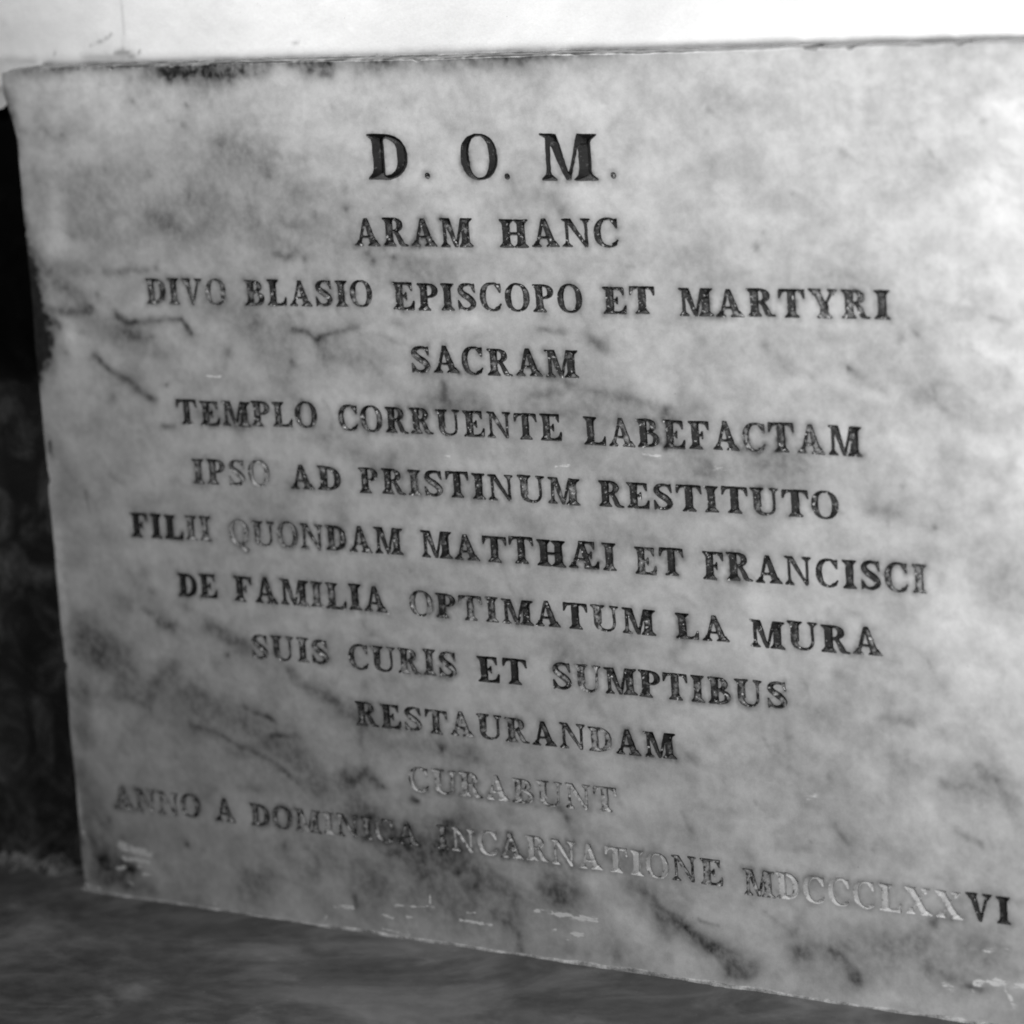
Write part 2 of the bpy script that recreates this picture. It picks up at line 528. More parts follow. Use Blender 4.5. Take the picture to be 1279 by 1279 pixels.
GLY = make_glyphs()
OUT = {}
GMESH = {}
DEPTH = 0.95
VARIANTS = 4
for ch, g, var in [(c, g, v) for c, g in GLY.items() for v in range(VARIANTS + (c in 'DOM.'))]:
    loops = [simplify(L, 0.0055) for L in contour(g, ord(ch) * 7 + var * 31, 0 if var == VARIANTS else 2)]
    OUT[ch, var] = loops
    # groove: arris points plus points on the valley lines
    st = 0.03
    gx, gy = np.meshgrid(np.arange(-.1, g.w + .1, st / 2), np.arange(-.3, 1.05, st / 2))
    D = np.full(gx.shape, -1.0)
    P = np.stack([gx.ravel(), gy.ravel()], 1)
    ins = inside(loops, P)
    d = np.zeros(len(P)); d[ins] = loop_dist(loops, P[ins])
    D = d.reshape(gx.shape)
    gr = np.hypot(np.gradient(D, st / 2, axis=1), np.gradient(D, st / 2, axis=0))
    ridge = (D > 0.02) & (gr < 0.72)
    reg = np.zeros_like(ridge); reg[::3, ::3] = True
    keep = ((ridge) | (reg & (D > 0.02))).ravel()
    V = [tuple(p) for L in loops for p in L]
    edges = []; o = 0
    for L in loops:
        edges += [(o + i, o + (i + 1) % len(L)) for i in range(len(L))]; o += len(L)
    nb = len(V)
    V2 = V + [tuple(p) for p in P[keep]]
    vv, ee, ff, ov, oe, of = delaunay_2d_cdt([Vector(p) for p in V2], edges, [], 0, 1e-6)
    C = np.array([np.mean([vv[i] for i in fc], 0) for fc in ff])
    okf = inside(loops, C)
    vv = np.array([tuple(p) for p in vv])
    dd = loop_dist(loops, vv)
    dd[dd < 1e-4] = 0
    verts = np.stack([vv[:, 0], np.minimum(dd, .14) * DEPTH, vv[:, 1]], 1)
    faces = [tuple(fc) for fc, k in zip(ff, okf) if k]
    me = bpy.data.meshes.new('letter_' + ch if ch != '.' else 'full_stop')
    me.from_pydata(verts.tolist(), [], faces)
    # face the camera side (-Y)
    if len(me.polygons) and sum(p.normal.y * p.area for p in me.polygons) > 0:
        me.flip_normals()
    me.materials.append(LETTER)
    set_attr(me, 'rim', np.clip(1 - dd / 0.085, 0, 1))
    GMESH[ch, var] = me

# ------------------------------------------------------------------ the inscription: word, x0, base0, x1, base1 (photograph px), cap height px, paint left on each letter
WORDS = [
    ('D', 461, 224.5, 512, 224.5, 57, 'z'), ('.', 530.5, 224.5, 539.5, 224.5, 57, '5'), ('O', 577, 224.5, 623, 224.5, 57, '9'),
    ('.', 630, 224.5, 639, 224.5, 57, '5'), ('M', 676, 224.5, 745, 224.5, 60, 'z'), ('.', 762.5, 223.5, 771.5, 223.5, 57, '5'),
    ('ARAM', 444, 307, 590, 308, 35, '6776'), ('HANC', 625, 308, 773, 308.5, 35.3, '7777'),
    ('DIVO', 184, 379.5, 283, 380.5, 32, '4543'), ('BLASIO', 307, 381, 466, 383.5, 32, '576565'),
    ('EPISCOPO', 492, 386, 728.5, 390, 33.5, '67755667'), ('ET', 754, 391, 819, 391.7, 33.5, '77'), ('MARTYRI', 849, 394, 1111.6, 398.5, 35.2, '7677567'),
    ('SACRAM', 514, 464.5, 721.5, 472, 33.5, '576676'),
    ('TEMPLO', 222.5, 529.5, 397, 534.5, 30.5, '776555'), ('CORRUENTE', 424, 537, 702, 551, 31.8, '557656577'), ('LABEFACTAM', 730.5, 555, 1076, 569, 35, '7577764758'),
    ('IPSO', 242, 604, 338.5, 607.7, 31, '4532'), ('AD', 364, 609.7, 426, 612.5, 30, '55'), ('PRISTINUM', 449.6, 615, 723.5, 630, 31.8, '664587655'),
    ('RESTITUTO', 749, 632, 1047.5, 648.5, 32.3, '876878677'),
    ('FILII', 165, 670.5, 264, 675.5, 29.8, '99843'), ('QUONDAM', 288, 679, 502, 693, 31, '2334556'), ('MATTH\u00c6I', 527, 695, 770.5, 713, 32.5, '6677965'),
    ('ET', 794, 716, 854, 719.5, 34, '58'), ('FRANCISCI', 879, 722.7, 1158, 741, 34.5, '777788854'),
    ('DE', 223.6, 744, 272, 747, 28.7, 'z6'), ('FAMILIA', 293.4, 750, 485, 765, 31, '6654466'), ('OPTIMATUM', 513, 768.5, 817, 793, 30.8, '353466846'),
    ('LA', 845, 796.8, 911.5, 802.4, 31.5, '66'), ('MURA', 937.7, 806.6, 1102, 818.7, 34, '7686'),
    ('SUIS', 315, 822, 411.7, 830, 30, '3444'), ('CURIS', 437, 835, 571, 846, 31, '45444'), ('ET', 598, 851, 658.6, 854.7, 31.5, '99'),
    ('SUMPTIBUS', 690.7, 859.8, 984.7, 886.5, 32.5, '536765555'),
    ('RESTAURANDAM', 445.5, 905, 844, 949, 30, '564534465367'),
    ('CURABUNT', 512, 986.8, 771.5, 1014.8, 29.7, '22212222'),
    ('ANNO', 143.5, 1008.8, 250.6, 1021.4, 27.5, '3334'), ('A', 270, 1024.5, 295, 1027.5, 28, '5'), ('DOMINICA', 314, 1030, 524, 1056, 27, '54323323'),
    ('INCARNATIONE', 547.5, 1059.5, 902.7, 1107, 30, '310211000133'), ('MDCCCLXXVI', 929.6, 1116.4, 1263, 1155, 33, '3100010089'),
]
GAP = 0.13
LET = []           # (char, x, z, scale x, scale z, rotation, paint)
for wd, u0, v0, u1, v1, hpx, pt in WORDS:
    x0, z0 = on_face(u0, v0); x1, z1 = on_face(u1, v1)
    um, vm = (u0 + u1) / 2, (v0 + v1) / 2
    h = on_face(um, vm - hpx)[1] - on_face(um, vm)[1]
    adv = [GLY[c].w for c in wd]
    tot = sum(adv) + GAP * (len(wd) - 1)
    k = (x1 - x0) / tot
    if wd == '.':
        k = h
    x = 0
    for c, a, p in zip(wd, adv, pt):
        q = x / tot
        pv = 1.15 if p == 'z' else int(p) / 10
        LET.append(((c, VARIANTS if wd in ('D', 'O', 'M', '.') else random.randrange(VARIANTS)), x0 + x * k, z0 + (z1 - z0) * q + random.gauss(0, .010) * h, k * random.uniform(.97, 1.02) if len(wd) > 1 else k,
                    h * random.uniform(.98, 1.025), random.gauss(0, .010), pv))
        x += a + GAP

# ------------------------------------------------------------------ stains and veins on the marble (photograph px): points, width, strength
STAINS = [
    # grime along the top
    ([(175, 95), (210, 93), (280, 93), (300, 86)], 7, .55), ([(205, 84), (250, 84), (285, 82)], 8, .55), ([(76, 88)], 5, .4),
    ([(385, 80), (405, 80)], 12, .55), ([(400, 94), (412, 96)], 4, .4), ([(300, 89), (335, 88)], 6, .4), ([(345, 74), (365, 74)], 8, .3), ([(470, 76), (505, 75)], 8, .5),
    ([(530, 80), (560, 80)], 6, .3), ([(600, 74), (650, 71)], 7, .5), ([(660, 70), (730, 65)], 5, .35), ([(740, 66), (800, 60)], 4, .3), ([(1190, 46), (1230, 45)], 3, .35),
    ([(20, 90), (60, 88), (110, 84), (160, 84)], 6, .28), ([(8, 95), (14, 130)], 6, .3), ([(420, 85), (470, 84)], 6, .3), ([(570, 76), (600, 74)], 6, .3),
    ([(30, 86), (120, 82), (200, 80)], 4, .30), ([(215, 88), (270, 88)], 6, .35), ([(330, 78), (480, 72)], 4, .35), ([(480, 70), (640, 66)], 4, .40), ([(640, 62), (800, 56)], 3, .25), ([(385, 86), (410, 84)], 8, .4),
    ([(6, 118), (18, 165), (27, 250), (33, 330)], 5, .55), ([(30, 325), (42, 395), (50, 432), (38, 460)], 17, .99), ([(44, 400), (54, 425), (54, 440)], 8, .95), ([(128, 1070), (150, 1079), (168, 1084)], 8, .62), ([(120, 1085), (150, 1095)], 12, .4), ([(96, 1040), (100, 1095)], 10, .42), ([(110, 1100), (190, 1112)], 8, .35),  # black bulge at the left arris, then marks at the lower-left corner
    ([(30, 82), (200, 80), (400, 74), (600, 69), (760, 61)], 5, .40), ([(215, 92), (285, 90)], 6, .5), ([(240, 84), (280, 83)], 7, .5),
    # upper left
    ([(165, 126)], 3, .35), ([(128, 133), (125, 110)], 7, .12), ([(163, 100), (160, 120)], 5, .14), ([(235, 134)], 3, .35), ([(275, 182)], 5, .35), ([(186, 216)], 4, .4), ([(180, 218)], 8, .16),
    ([(115, 213), (160, 214)], 8, .14), ([(205, 198)], 9, .18), ([(150, 250), (200, 250), (260, 235)], 60, .13), ([(120, 300), (230, 305)], 35, .14),
    ([(186, 275), (205, 282), (232, 288)], 8, .32), ([(191, 270)], 5, .3), ([(238, 248)], 3, .4), ([(225, 249)], 9, .16), ([(152, 258)], 8, .18),
    ([(140, 272), (138, 282)], 9, .16), ([(92, 292)], 10, .2), ([(77, 78)], 3, .4), ([(50, 145), (50, 170)], 10, .12), ([(45, 215), (52, 260)], 12, .12), ([(78, 170)], 2.5, .3),
    ([(130, 338), (150, 341), (165, 337), (195, 334)], 4, .3), ([(150, 340)], 5, .2), ([(45, 333), (65, 337), (110, 340)], 7, .3), ([(70, 355), (95, 365)], 6, .3),
    ([(122, 367)], 2.5, .4), ([(105, 378)], 5, .25), ([(175, 360)], 8, .18),
    # black patch at the left arris
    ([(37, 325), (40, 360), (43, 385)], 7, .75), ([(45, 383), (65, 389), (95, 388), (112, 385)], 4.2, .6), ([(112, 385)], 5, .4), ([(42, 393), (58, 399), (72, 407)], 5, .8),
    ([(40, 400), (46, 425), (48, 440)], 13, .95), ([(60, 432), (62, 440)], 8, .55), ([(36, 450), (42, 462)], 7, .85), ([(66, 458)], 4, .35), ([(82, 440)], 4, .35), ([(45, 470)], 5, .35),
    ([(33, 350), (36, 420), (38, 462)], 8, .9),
    # ring and diagonal vein at the left
    ([(143, 393), (160, 404), (195, 400), (228, 401), (239, 418)], 3.6, .6), ([(150, 412), (165, 420), (190, 420)], 5, .42), ([(165, 410)], 9, .25), ([(195, 438), (206, 443)], 7, .27),
    ([(118, 446), (140, 465), (165, 481), (192, 499)], 4.2, .5), ([(140, 497)], 6, .3), ([(285, 440)], 6, .35), ([(208, 479)], 2, .5), ([(175, 468)], 8, .15),
    ([(184, 532)], 4.5, .3), ([(203, 534), (218, 532)], 2.8, .42), ([(145, 542), (180, 540)], 3, .16), ([(163, 556)], 5, .15), ([(250, 480), (300, 478)], 14, .13),
    ([(232, 512), (265, 518), (305, 520)], 11, .4), ([(300, 540)], 6, .22), ([(54, 532), (55, 565)], 4.5, .32), ([(63, 551), (63, 566)], 2, .65), ([(66, 573), (85, 588), (105, 612)], 7, .28),
    ([(97, 546)], 5, .22), ([(72, 493)], 5, .2), ([(104, 612), (110, 640)], 1.6, .22), ([(218, 600)], 7, .18), ([(165, 630), (210, 618)], 9, .15),
    # upper middle
    ([(328, 211), (336, 216)], 3.2, .42), ([(320, 233)], 5, .25), ([(312, 263), (319, 270)], 5, .35), ([(430, 235)], 5, .22), ([(432, 262)], 2.6, .5), ([(393, 270)], 4, .35), ([(345, 316), (358, 322), (370, 311)], 4, .38),
    ([(382, 322)], 3, .35), ([(460, 315), (468, 328)], 4.5, .35), ([(492, 320)], 3.5, .35), ([(340, 190), (380, 200)], 6, .2), ([(520, 335), (560, 338)], 10, .22), ([(465, 340), (472, 352)], 6, .22),
    ([(505, 122), (560, 117)], 5, .13), ([(415, 133)], 3, .2), ([(360, 250), (340, 290), (390, 300)], 22, .12), ([(300, 180), (400, 260)], 30, .10), ([(410, 240)], 10, .1), ([(505, 340)], 14, .15),
    ([(365, 413), (380, 414), (396, 421), (415, 415), (430, 414), (445, 407)], 2.8, .52), ([(400, 424), (405, 440)], 9, .27), ([(363, 453)], 5.5, .4), ([(318, 403)], 8, .22), ([(340, 470), (362, 492)], 12, .15),
    ([(400, 462)], 16, .14), ([(330, 430)], 14, .12), ([(365, 495)], 4, .25), ([(490, 400), (505, 405)], 3, .2), ([(465, 413), (510, 432)], 3, .17), ([(555, 478), (555, 502)], 6, .34), ([(500, 506), (600, 500)], 9, .24),
    ([(415, 534)], 5, .4), ([(395, 545), (430, 560), (440, 566)], 10, .34), ([(490, 572)], 6, .3), ([(430, 640)], 14, .18), ([(512, 640)], 9, .18), ([(612, 636)], 9, .18), ([(300, 660), (350, 640)], 14, .12),
    ([(675, 410), (702, 412)], 2.8, .4), ([(695, 404)], 6, .2), ([(738, 424), (756, 434)], 6, .42), ([(745, 428)], 10, .15), ([(664, 490), (692, 490)], 6, .36), ([(708, 480), (740, 490), (780, 500), (810, 503), (832, 516)], 5, .36),
    ([(780, 490)], 8, .24), ([(835, 515), (880, 510)], 6, .3), ([(850, 495)], 6, .28), ([(878, 428)], 5, .2), ([(828, 400)], 10, .16), ([(955, 432)], 6, .22), ([(720, 556)], 8, .25), ([(845, 440)], 5, .16), ([(785, 470)], 12, .12),
    ([(780, 588), (880, 590), (1010, 582)], 13, .15), ([(885, 582)], 9, .2), ([(800, 650), (815, 640)], 10, .2), ([(650, 450), (720, 470)], 10, .12),
    # upper right
    ([(640, 235), (690, 245)], 9, .18), ([(705, 265)], 7, .24), ([(797, 285)], 7, .2), ([(785, 308), (800, 328), (780, 342)], 9, .22), ([(888, 210), (880, 242)], 6, .16), ([(860, 320)], 9, .14), ([(944, 306)], 4, .34), ([(951, 290)], 4, .24),
    ([(880, 350), (940, 346)], 8, .2), ([(1000, 285), (1010, 300)], 6, .12), ([(960, 345), (1110, 345)], 7, .16), ([(1006, 320)], 4, .2), ([(1140, 180)], 7, .10), ([(1020, 135)], 6, .08), ([(940, 190)], 8, .07),
    ([(1060, 458)], 2.8, .52), ([(1063, 461), (1105, 485)], 5, .25), ([(970, 450), (1010, 470)], 7, .2), ([(1125, 420)], 5, .22), ([(1145, 418)], 4, .2), ([(1155, 434)], 7, .17), ([(1200, 385), (1213, 390)], 4, .26), ([(1130, 372), (1200, 383)], 3, .12),
    ([(1258, 408)], 6, .22), ([(1160, 490)], 16, .16), ([(1180, 470), (1140, 500)], 9, .12), ([(1256, 484)], 5, .26), ([(1000, 430), (1030, 410)], 7, .12), ([(1100, 530)], 14, .08), ([(1040, 500)], 18, .08),
    ([(1187, 606)], 8, .2), ([(1128, 608)], 4, .25), ([(1235, 628)], 7, .2), ([(1078, 636), (1120, 641)], 6, .2), ([(1160, 540)], 13, .12), ([(950, 577), (1000, 580)], 10, .2), ([(1165, 658)], 2, .4), ([(952, 666)], 9, .2), ([(1190, 570)], 9, .12),
    ([(1250, 600), (1270, 570)], 5, .12), ([(1100, 660), (1090, 610)], 9, .1),
    # left, below the middle
    ([(82, 720)], 5, .28), ([(150, 745), (170, 740), (185, 742)], 11, .34), ([(160, 758)], 6, .25), ([(178, 761), (190, 768)], 3, .3), ([(200, 776), (215, 784)], 6.5, .5), ([(262, 784), (285, 796), (312, 810)], 7, .42), ([(232, 758)], 6, .3),
    ([(284, 819)], 3.6, .5), ([(270, 831)], 5.5, .34), ([(180, 714)], 8, .25), ([(158, 821)], 6, .3), ([(148, 818)], 8, .2), ([(94, 815)], 3, .34), ([(104, 855), (106, 882)], 10, .32), ([(120, 800), (122, 815)], 7, .2), ([(145, 868), (165, 873), (188, 886)], 5, .35),
    ([(222, 832), (197, 850), (185, 868)], 9, .38), ([(245, 870)], 16, .24), ([(200, 900)], 6, .25), ([(130, 925)], 4, .12), ([(305, 882), (318, 890), (343, 901)], 3, .45), ([(338, 920), (372, 918)], 3.4, .42), ([(392, 917)], 4, .35), ([(300, 907)], 4, .22),
    ([(240, 905), (270, 918), (310, 935), (345, 950), (370, 978)], 3, .36), ([(280, 915)], 40, .12), ([(150, 930)], 7, .16), ([(105, 905), (100, 1000)], 7, .18), ([(126, 836), (120, 870)], 3, .2), ([(325, 840)], 6, .22), ([(230, 920)], 22, .18), ([(340, 880)], 30, .07),
    ([(360, 838), (380, 855), (400, 868), (425, 880), (442, 892)], 6.5, .42), ([(457, 853)], 6, .22), ([(555, 850)], 7, .22), ([(455, 778)], 5, .28), ([(552, 934)], 4.2, .52), ([(440, 977), (455, 965), (470, 976)], 7, .52), ([(430, 968)], 6, .34), ([(480, 983)], 4.5, .42),
    ([(515, 997), (521, 1000)], 3.4, .56), ([(500, 925), (540, 925)], 14, .18), ([(514, 712)], 3, .3), ([(450, 920), (455, 960)], 5, .18), ([(495, 950)], 10, .12), ([(450, 900), (452, 925)], 4, .2), ([(410, 945)], 9, .15), ([(385, 960), (400, 980)], 14, .15),
    # centre right, below the middle
    ([(690, 810), (722, 822)], 10, .24), ([(840, 820), (850, 800), (856, 780)], 7, .32), ([(743, 878), (751, 892)], 6, .33), ([(800, 905)], 11, .16), ([(700, 945), (722, 960)], 11, .22), ([(866, 945)], 8, .24), ([(790, 735)], 7, .18), ([(985, 922)], 5, .36), ([(990, 940)], 5, .2),
    ([(1045, 845)], 7, .22), ([(1010, 840), (1010, 880)], 12, .12), ([(1095, 898), (1140, 902)], 4, .26), ([(1235, 968), (1245, 978)], 8, .36), ([(1178, 980), (1228, 986)], 4, .34), ([(1176, 725)], 7, .2), ([(1165, 690)], 10, .15), ([(1267, 1003)], 7, .42), ([(1193, 1036), (1222, 1053)], 3.6, .3),
    ([(1130, 960)], 16, .16), ([(1250, 730)], 14, .14), ([(1035, 970)], 4, .22), ([(1150, 880)], 20, .1), ([(1180, 860)], 12, .12), ([(1130, 920), (1110, 880)], 12, .12), ([(660, 740)], 14, .12), ([(590, 905)], 14, .1),
    # foot of the plaque
    ([(138, 1024)], 4, .6), ([(233, 1053)], 3.2, .7), ([(125, 1070), (140, 1080)], 15, .5), ([(105, 1023)], 5, .42), ([(165, 1083)], 4, .7), ([(292, 1045)], 3, .24), ([(330, 1095), (310, 1110)], 19, .34), ([(250, 1108)], 16, .24), ([(355, 1056)], 6, .3), ([(300, 980), (332, 986)], 6, .26),
    ([(345, 955), (360, 970), (378, 988)], 3, .28), ([(270, 985), (260, 1000)], 5, .2), ([(108, 990), (112, 1050)], 7, .22), ([(190, 1110)], 10, .25), ([(395, 1085)], 13, .34), ([(443, 1122), (448, 1130)], 4, .6), ([(485, 1066), (500, 1070)], 4.5, .36), ([(592, 1106)], 6, .5), ([(530, 1095)], 4, .42), ([(570, 1090)], 5, .36),
    ([(592, 1130)], 8, .36), ([(615, 1140), (636, 1156)], 5.5, .42), ([(648, 1165), (650, 1187)], 4, .46), ([(650, 1115), (640, 1140)], 8, .3), ([(577, 1006), (572, 1032)], 6, .4), ([(556, 1033), (592, 1042)], 6, .45), ([(548, 1060), (582, 1060)], 6, .45), ([(630, 1053), (658, 1072)], 5, .4),
    ([(690, 1100), (715, 1112)], 17, .38), ([(540, 1142)], 7, .26), ([(690, 1012), (700, 1005)], 6, .24), ([(430, 1080), (520, 1085)], 20, .14), ([(470, 1040), (540, 1045)], 18, .16), ([(690, 1003), (705, 1015), (713, 1042)], 5, .45), ([(740, 1000), (720, 1030)], 8, .18),
    ([(788, 1104), (815, 1120), (826, 1140), (828, 1166)], 7.5, .5), ([(833, 1144), (860, 1160), (880, 1180), (886, 1188)], 5.5, .56), ([(912, 1214), (928, 1218), (940, 1208)], 7, .55), ([(918, 1193)], 6, .34), ([(768, 1195)], 9, .4), ([(760, 1070), (815, 1088)], 11, .28),
    ([(875, 1147), (897, 1155)], 1.8, .35), ([(990, 1166)], 4, .32), ([(836, 1197)], 6, .26), ([(863, 1035)], 4, .3), ([(710, 1185)], 5, .3), ([(735, 1190)], 6, .2), ([(890, 1180), (905, 1188)], 6, .25), ([(955, 1090)], 7, .2), ([(945, 1112), (935, 1125)], 6, .22),
    ([(1000, 1192), (1035, 1188), (1055, 1200), (1072, 1224)], 6.5, .46), ([(1067, 1226)], 6, .5), ([(1165, 1150)], 6, .4), ([(1150, 1175)], 11, .24), ([(1160, 1215), (1182, 1219)], 7, .34), ([(1203, 1232), (1225, 1234)], 3, .45), ([(1190, 1098)], 7, .3), ([(1045, 1033), (1060, 1052)], 3, .3),
    ([(1008, 1012)], 9, .2), ([(1100, 1058)], 7, .24), ([(1120, 1195)], 16, .2), ([(1225, 1175)], 22, .2), ([(1090, 1060)], 5, .2), ([(1180, 1150), (1200, 1130)], 10, .2), ([(990, 1165), (1000, 1140)], 5, .2), ([(1230, 1110), (1265, 1120)], 5, .25), ([(1010, 1060), (970, 1057)], 4, .2),
    ([(150, 1000), (320, 1050)], 60, .10), ([(420, 1110), (600, 1130)], 40, .10),
]
PALES = [
    ([(152, 1056), (165, 1060), (187, 1067)], 3.4, 1.6), ([(155, 1072), (186, 1077)], 2.0, 1.3), ([(152, 1056), (160, 1059)], 4, 1.6), ([(160, 1101), (166, 1104)], 2, .8), ([(105, 1105), (125, 1110)], 2.4, .6), ([(147, 1085), (155, 1084)], 2.2, 1.3), ([(171, 1082), (174, 1082)], 1.5, .7), ([(179, 1092), (188, 1092)], 1.5, .7),
    ([(418, 1133), (440, 1133)], 1.9, 1), ([(493, 1131), (542, 1133)], 1.1, .7), ([(475, 1142), (491, 1147)], 1.6, .7), ([(508, 1145), (518, 1147)], 1.8, .6), ([(575, 1149), (613, 1155)], 1.5, .85), ([(583, 1140), (594, 1140)], 1.2, .5),
    ([(667, 1138), (680, 1137)], 1.8, .7), ([(684, 1138), (700, 1143), (745, 1149)], 2.4, 1), ([(690, 1162), (694, 1162)], 1.8, .8), ([(713, 1166), (728, 1168)], 1.8, .9), ([(709, 1174)], 2, .6), ([(537, 1118), (538, 1129)], 1.2, .6),
    ([(1218, 1228), (1245, 1227), (1279, 1232), (1300, 1235)], 3.5, .75), ([(1255, 1235), (1268, 1258)], 2.4, .6), ([(1180, 1228), (1188, 1234)], 4, .45), ([(1230, 1188), (1260, 1186)], 3, .3), ([(803, 567), (830, 570)], 2.6, .34), ([(893, 585), (906, 586)], 2.6, .32), ([(259, 470), (275, 470)], 1.3, .8),
    ([(494, 871), (498, 872)], 1.4, .8), ([(1008, 996), (1018, 995)], 4, .3), ([(1215, 1238)], 3, .4), ([(478, 1160), (512, 1168)], 1.5, .4), ([(509, 1166)], 3, .5), ([(268, 1129)], 2.4, .5), ([(1060, 445)], 3, .2), ([(556, 569), (562, 570)], 1.4, .7), ([(694, 583), (712, 581)], 1.2, .5),
    ([(98, 1000), (100, 1030), (108, 1050)], 2.4, .35), ([(480, 764), (485, 766)], 1.6, .8), ([(405, 1150), (408, 1145)], 2, .4), ([(340, 1135)], 2, .35), ([(400, 1152)], 2, .35),
]


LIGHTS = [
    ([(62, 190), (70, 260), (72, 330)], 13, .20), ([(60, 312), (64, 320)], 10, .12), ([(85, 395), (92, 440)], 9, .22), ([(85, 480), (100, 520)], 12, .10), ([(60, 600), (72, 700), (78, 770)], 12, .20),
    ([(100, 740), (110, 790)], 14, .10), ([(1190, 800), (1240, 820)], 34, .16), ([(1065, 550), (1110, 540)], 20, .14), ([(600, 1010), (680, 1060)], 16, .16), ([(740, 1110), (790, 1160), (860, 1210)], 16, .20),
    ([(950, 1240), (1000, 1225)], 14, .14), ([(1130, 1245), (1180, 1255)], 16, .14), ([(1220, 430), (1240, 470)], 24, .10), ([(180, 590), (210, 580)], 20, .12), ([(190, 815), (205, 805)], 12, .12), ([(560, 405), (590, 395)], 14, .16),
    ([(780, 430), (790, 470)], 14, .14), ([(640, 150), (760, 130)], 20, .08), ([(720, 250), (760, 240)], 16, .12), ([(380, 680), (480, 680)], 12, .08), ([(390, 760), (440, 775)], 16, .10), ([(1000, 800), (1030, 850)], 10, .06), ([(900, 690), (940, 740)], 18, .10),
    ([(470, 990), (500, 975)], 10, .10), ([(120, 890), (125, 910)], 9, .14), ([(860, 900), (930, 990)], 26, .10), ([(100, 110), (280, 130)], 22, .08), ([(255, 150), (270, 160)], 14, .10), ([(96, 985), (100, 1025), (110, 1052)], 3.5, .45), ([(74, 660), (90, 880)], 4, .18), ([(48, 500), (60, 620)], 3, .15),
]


CLOUDS = [      # broad smoky marble bands drifting down right; lower-left ones also paint in dimmer light
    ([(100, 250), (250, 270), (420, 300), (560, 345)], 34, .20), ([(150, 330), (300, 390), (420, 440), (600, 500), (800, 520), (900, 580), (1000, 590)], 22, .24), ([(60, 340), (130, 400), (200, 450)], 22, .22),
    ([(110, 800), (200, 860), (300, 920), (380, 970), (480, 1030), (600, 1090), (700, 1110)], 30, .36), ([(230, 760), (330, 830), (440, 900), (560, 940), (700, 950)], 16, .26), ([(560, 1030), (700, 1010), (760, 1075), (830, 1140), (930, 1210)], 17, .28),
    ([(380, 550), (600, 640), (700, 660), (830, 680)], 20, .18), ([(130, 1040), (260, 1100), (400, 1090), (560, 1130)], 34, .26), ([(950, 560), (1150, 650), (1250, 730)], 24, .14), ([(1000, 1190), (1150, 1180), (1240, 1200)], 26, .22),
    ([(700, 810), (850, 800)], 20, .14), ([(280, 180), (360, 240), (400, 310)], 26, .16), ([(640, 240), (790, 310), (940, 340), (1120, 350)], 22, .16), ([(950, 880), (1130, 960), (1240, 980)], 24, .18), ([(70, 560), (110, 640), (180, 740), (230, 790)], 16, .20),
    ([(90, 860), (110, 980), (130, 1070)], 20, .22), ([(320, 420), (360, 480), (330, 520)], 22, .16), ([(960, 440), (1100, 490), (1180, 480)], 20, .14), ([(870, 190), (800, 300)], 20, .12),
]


def feat(points, w, bx, bz, y=0.0):
    """distance falloff of a smear whose course is given in photograph pixels"""
    P = np.array([on_face(u, v, y) for u, v in points])
    wm = w * MM
    m = (bx > P[:, 0].min() - 4 * wm) & (bx < P[:, 0].max() + 4 * wm) & (bz > P[:, 1].min() - 4 * wm) & (bz < P[:, 1].max() + 4 * wm)
    X = np.stack([bx[m], bz[m]], 1)
    d = np.full(len(X), 9.0)
    if len(P) == 1:
        d = np.hypot(X[:, 0] - P[0, 0], X[:, 1] - P[0, 1])
    for a, b in zip(P[:-1], P[1:]):
        e = b - a; n = max(e @ e, 1e-12)
        t = np.clip(((X - a) @ e) / n, 0, 1)
        d = np.minimum(d, np.hypot(*(X - a - t[:, None] * e).T))
    return m, np.exp(-(d / wm) ** 2 * 0.60)


# ------------------------------------------------------------------ plaque outline
xs = [on_face(u, v)[0] for u, v in ((29, 197), (51, 580), (68, 705), (86, 913), (97, 1036))]
XL = float(np.mean(xs))
ZT = float(np.mean([on_face(u, v)[1] for u, v in ((160, 84), (500, 75), (780, 65), (1250, 46))]))
XR = on_face(1338, 700)[0]
THK = 0.048
BEV = 0.0022

plaque = bpy.data.objects.new('inscription_plaque', None)
plaque.location = (XL, 0, 0)
col.objects.link(plaque)
tag(plaque, 'pale veined marble plaque carved with worn black Latin capitals, set against the wall', 'plaque')
bpy.context.view_layer.update()
INV = Matrix.Translation((-XL, 0, 0))


def edge_wobble(s, seed):
    return (fbm(s, s * 0, 22, seed, 4, .55) - .5) * 0.0032 + np.minimum(0, (fbm(s, s * 0 + 3, 60, seed + 9, 3) - .30)) * 0.02


# front outline, slightly uneven arrises
stp = 0.0028
zl = np.arange(0.0, ZT, stp); xt = np.arange(XL, XR, stp)
left = np.stack([XL + BEV - edge_wobble(zl, 3), zl], 1)
left[:, 0] -= .014 * np.clip((zl - on_face(20, 178)[1]) / (on_face(8, 118)[1] - on_face(20, 178)[1]), 0, 1) ** 1.5
top = np.stack([xt, ZT - BEV + edge_wobble(xt, 5)], 1)
right = np.stack([np.full_like(zl, XR - BEV), zl[::-1] + 0], 1)
bot = np.stack([xt[::-1], np.zeros_like(xt)], 1)
rim_l = left[:-1]; rim_t = top[1:-1]; rim_r = right[1:-1]; rim_b = bot[1:-1]
outline = np.vstack([rim_l, rim_t, rim_r, rim_b])      # clockwise seen from the camera side
nO = len(outline)

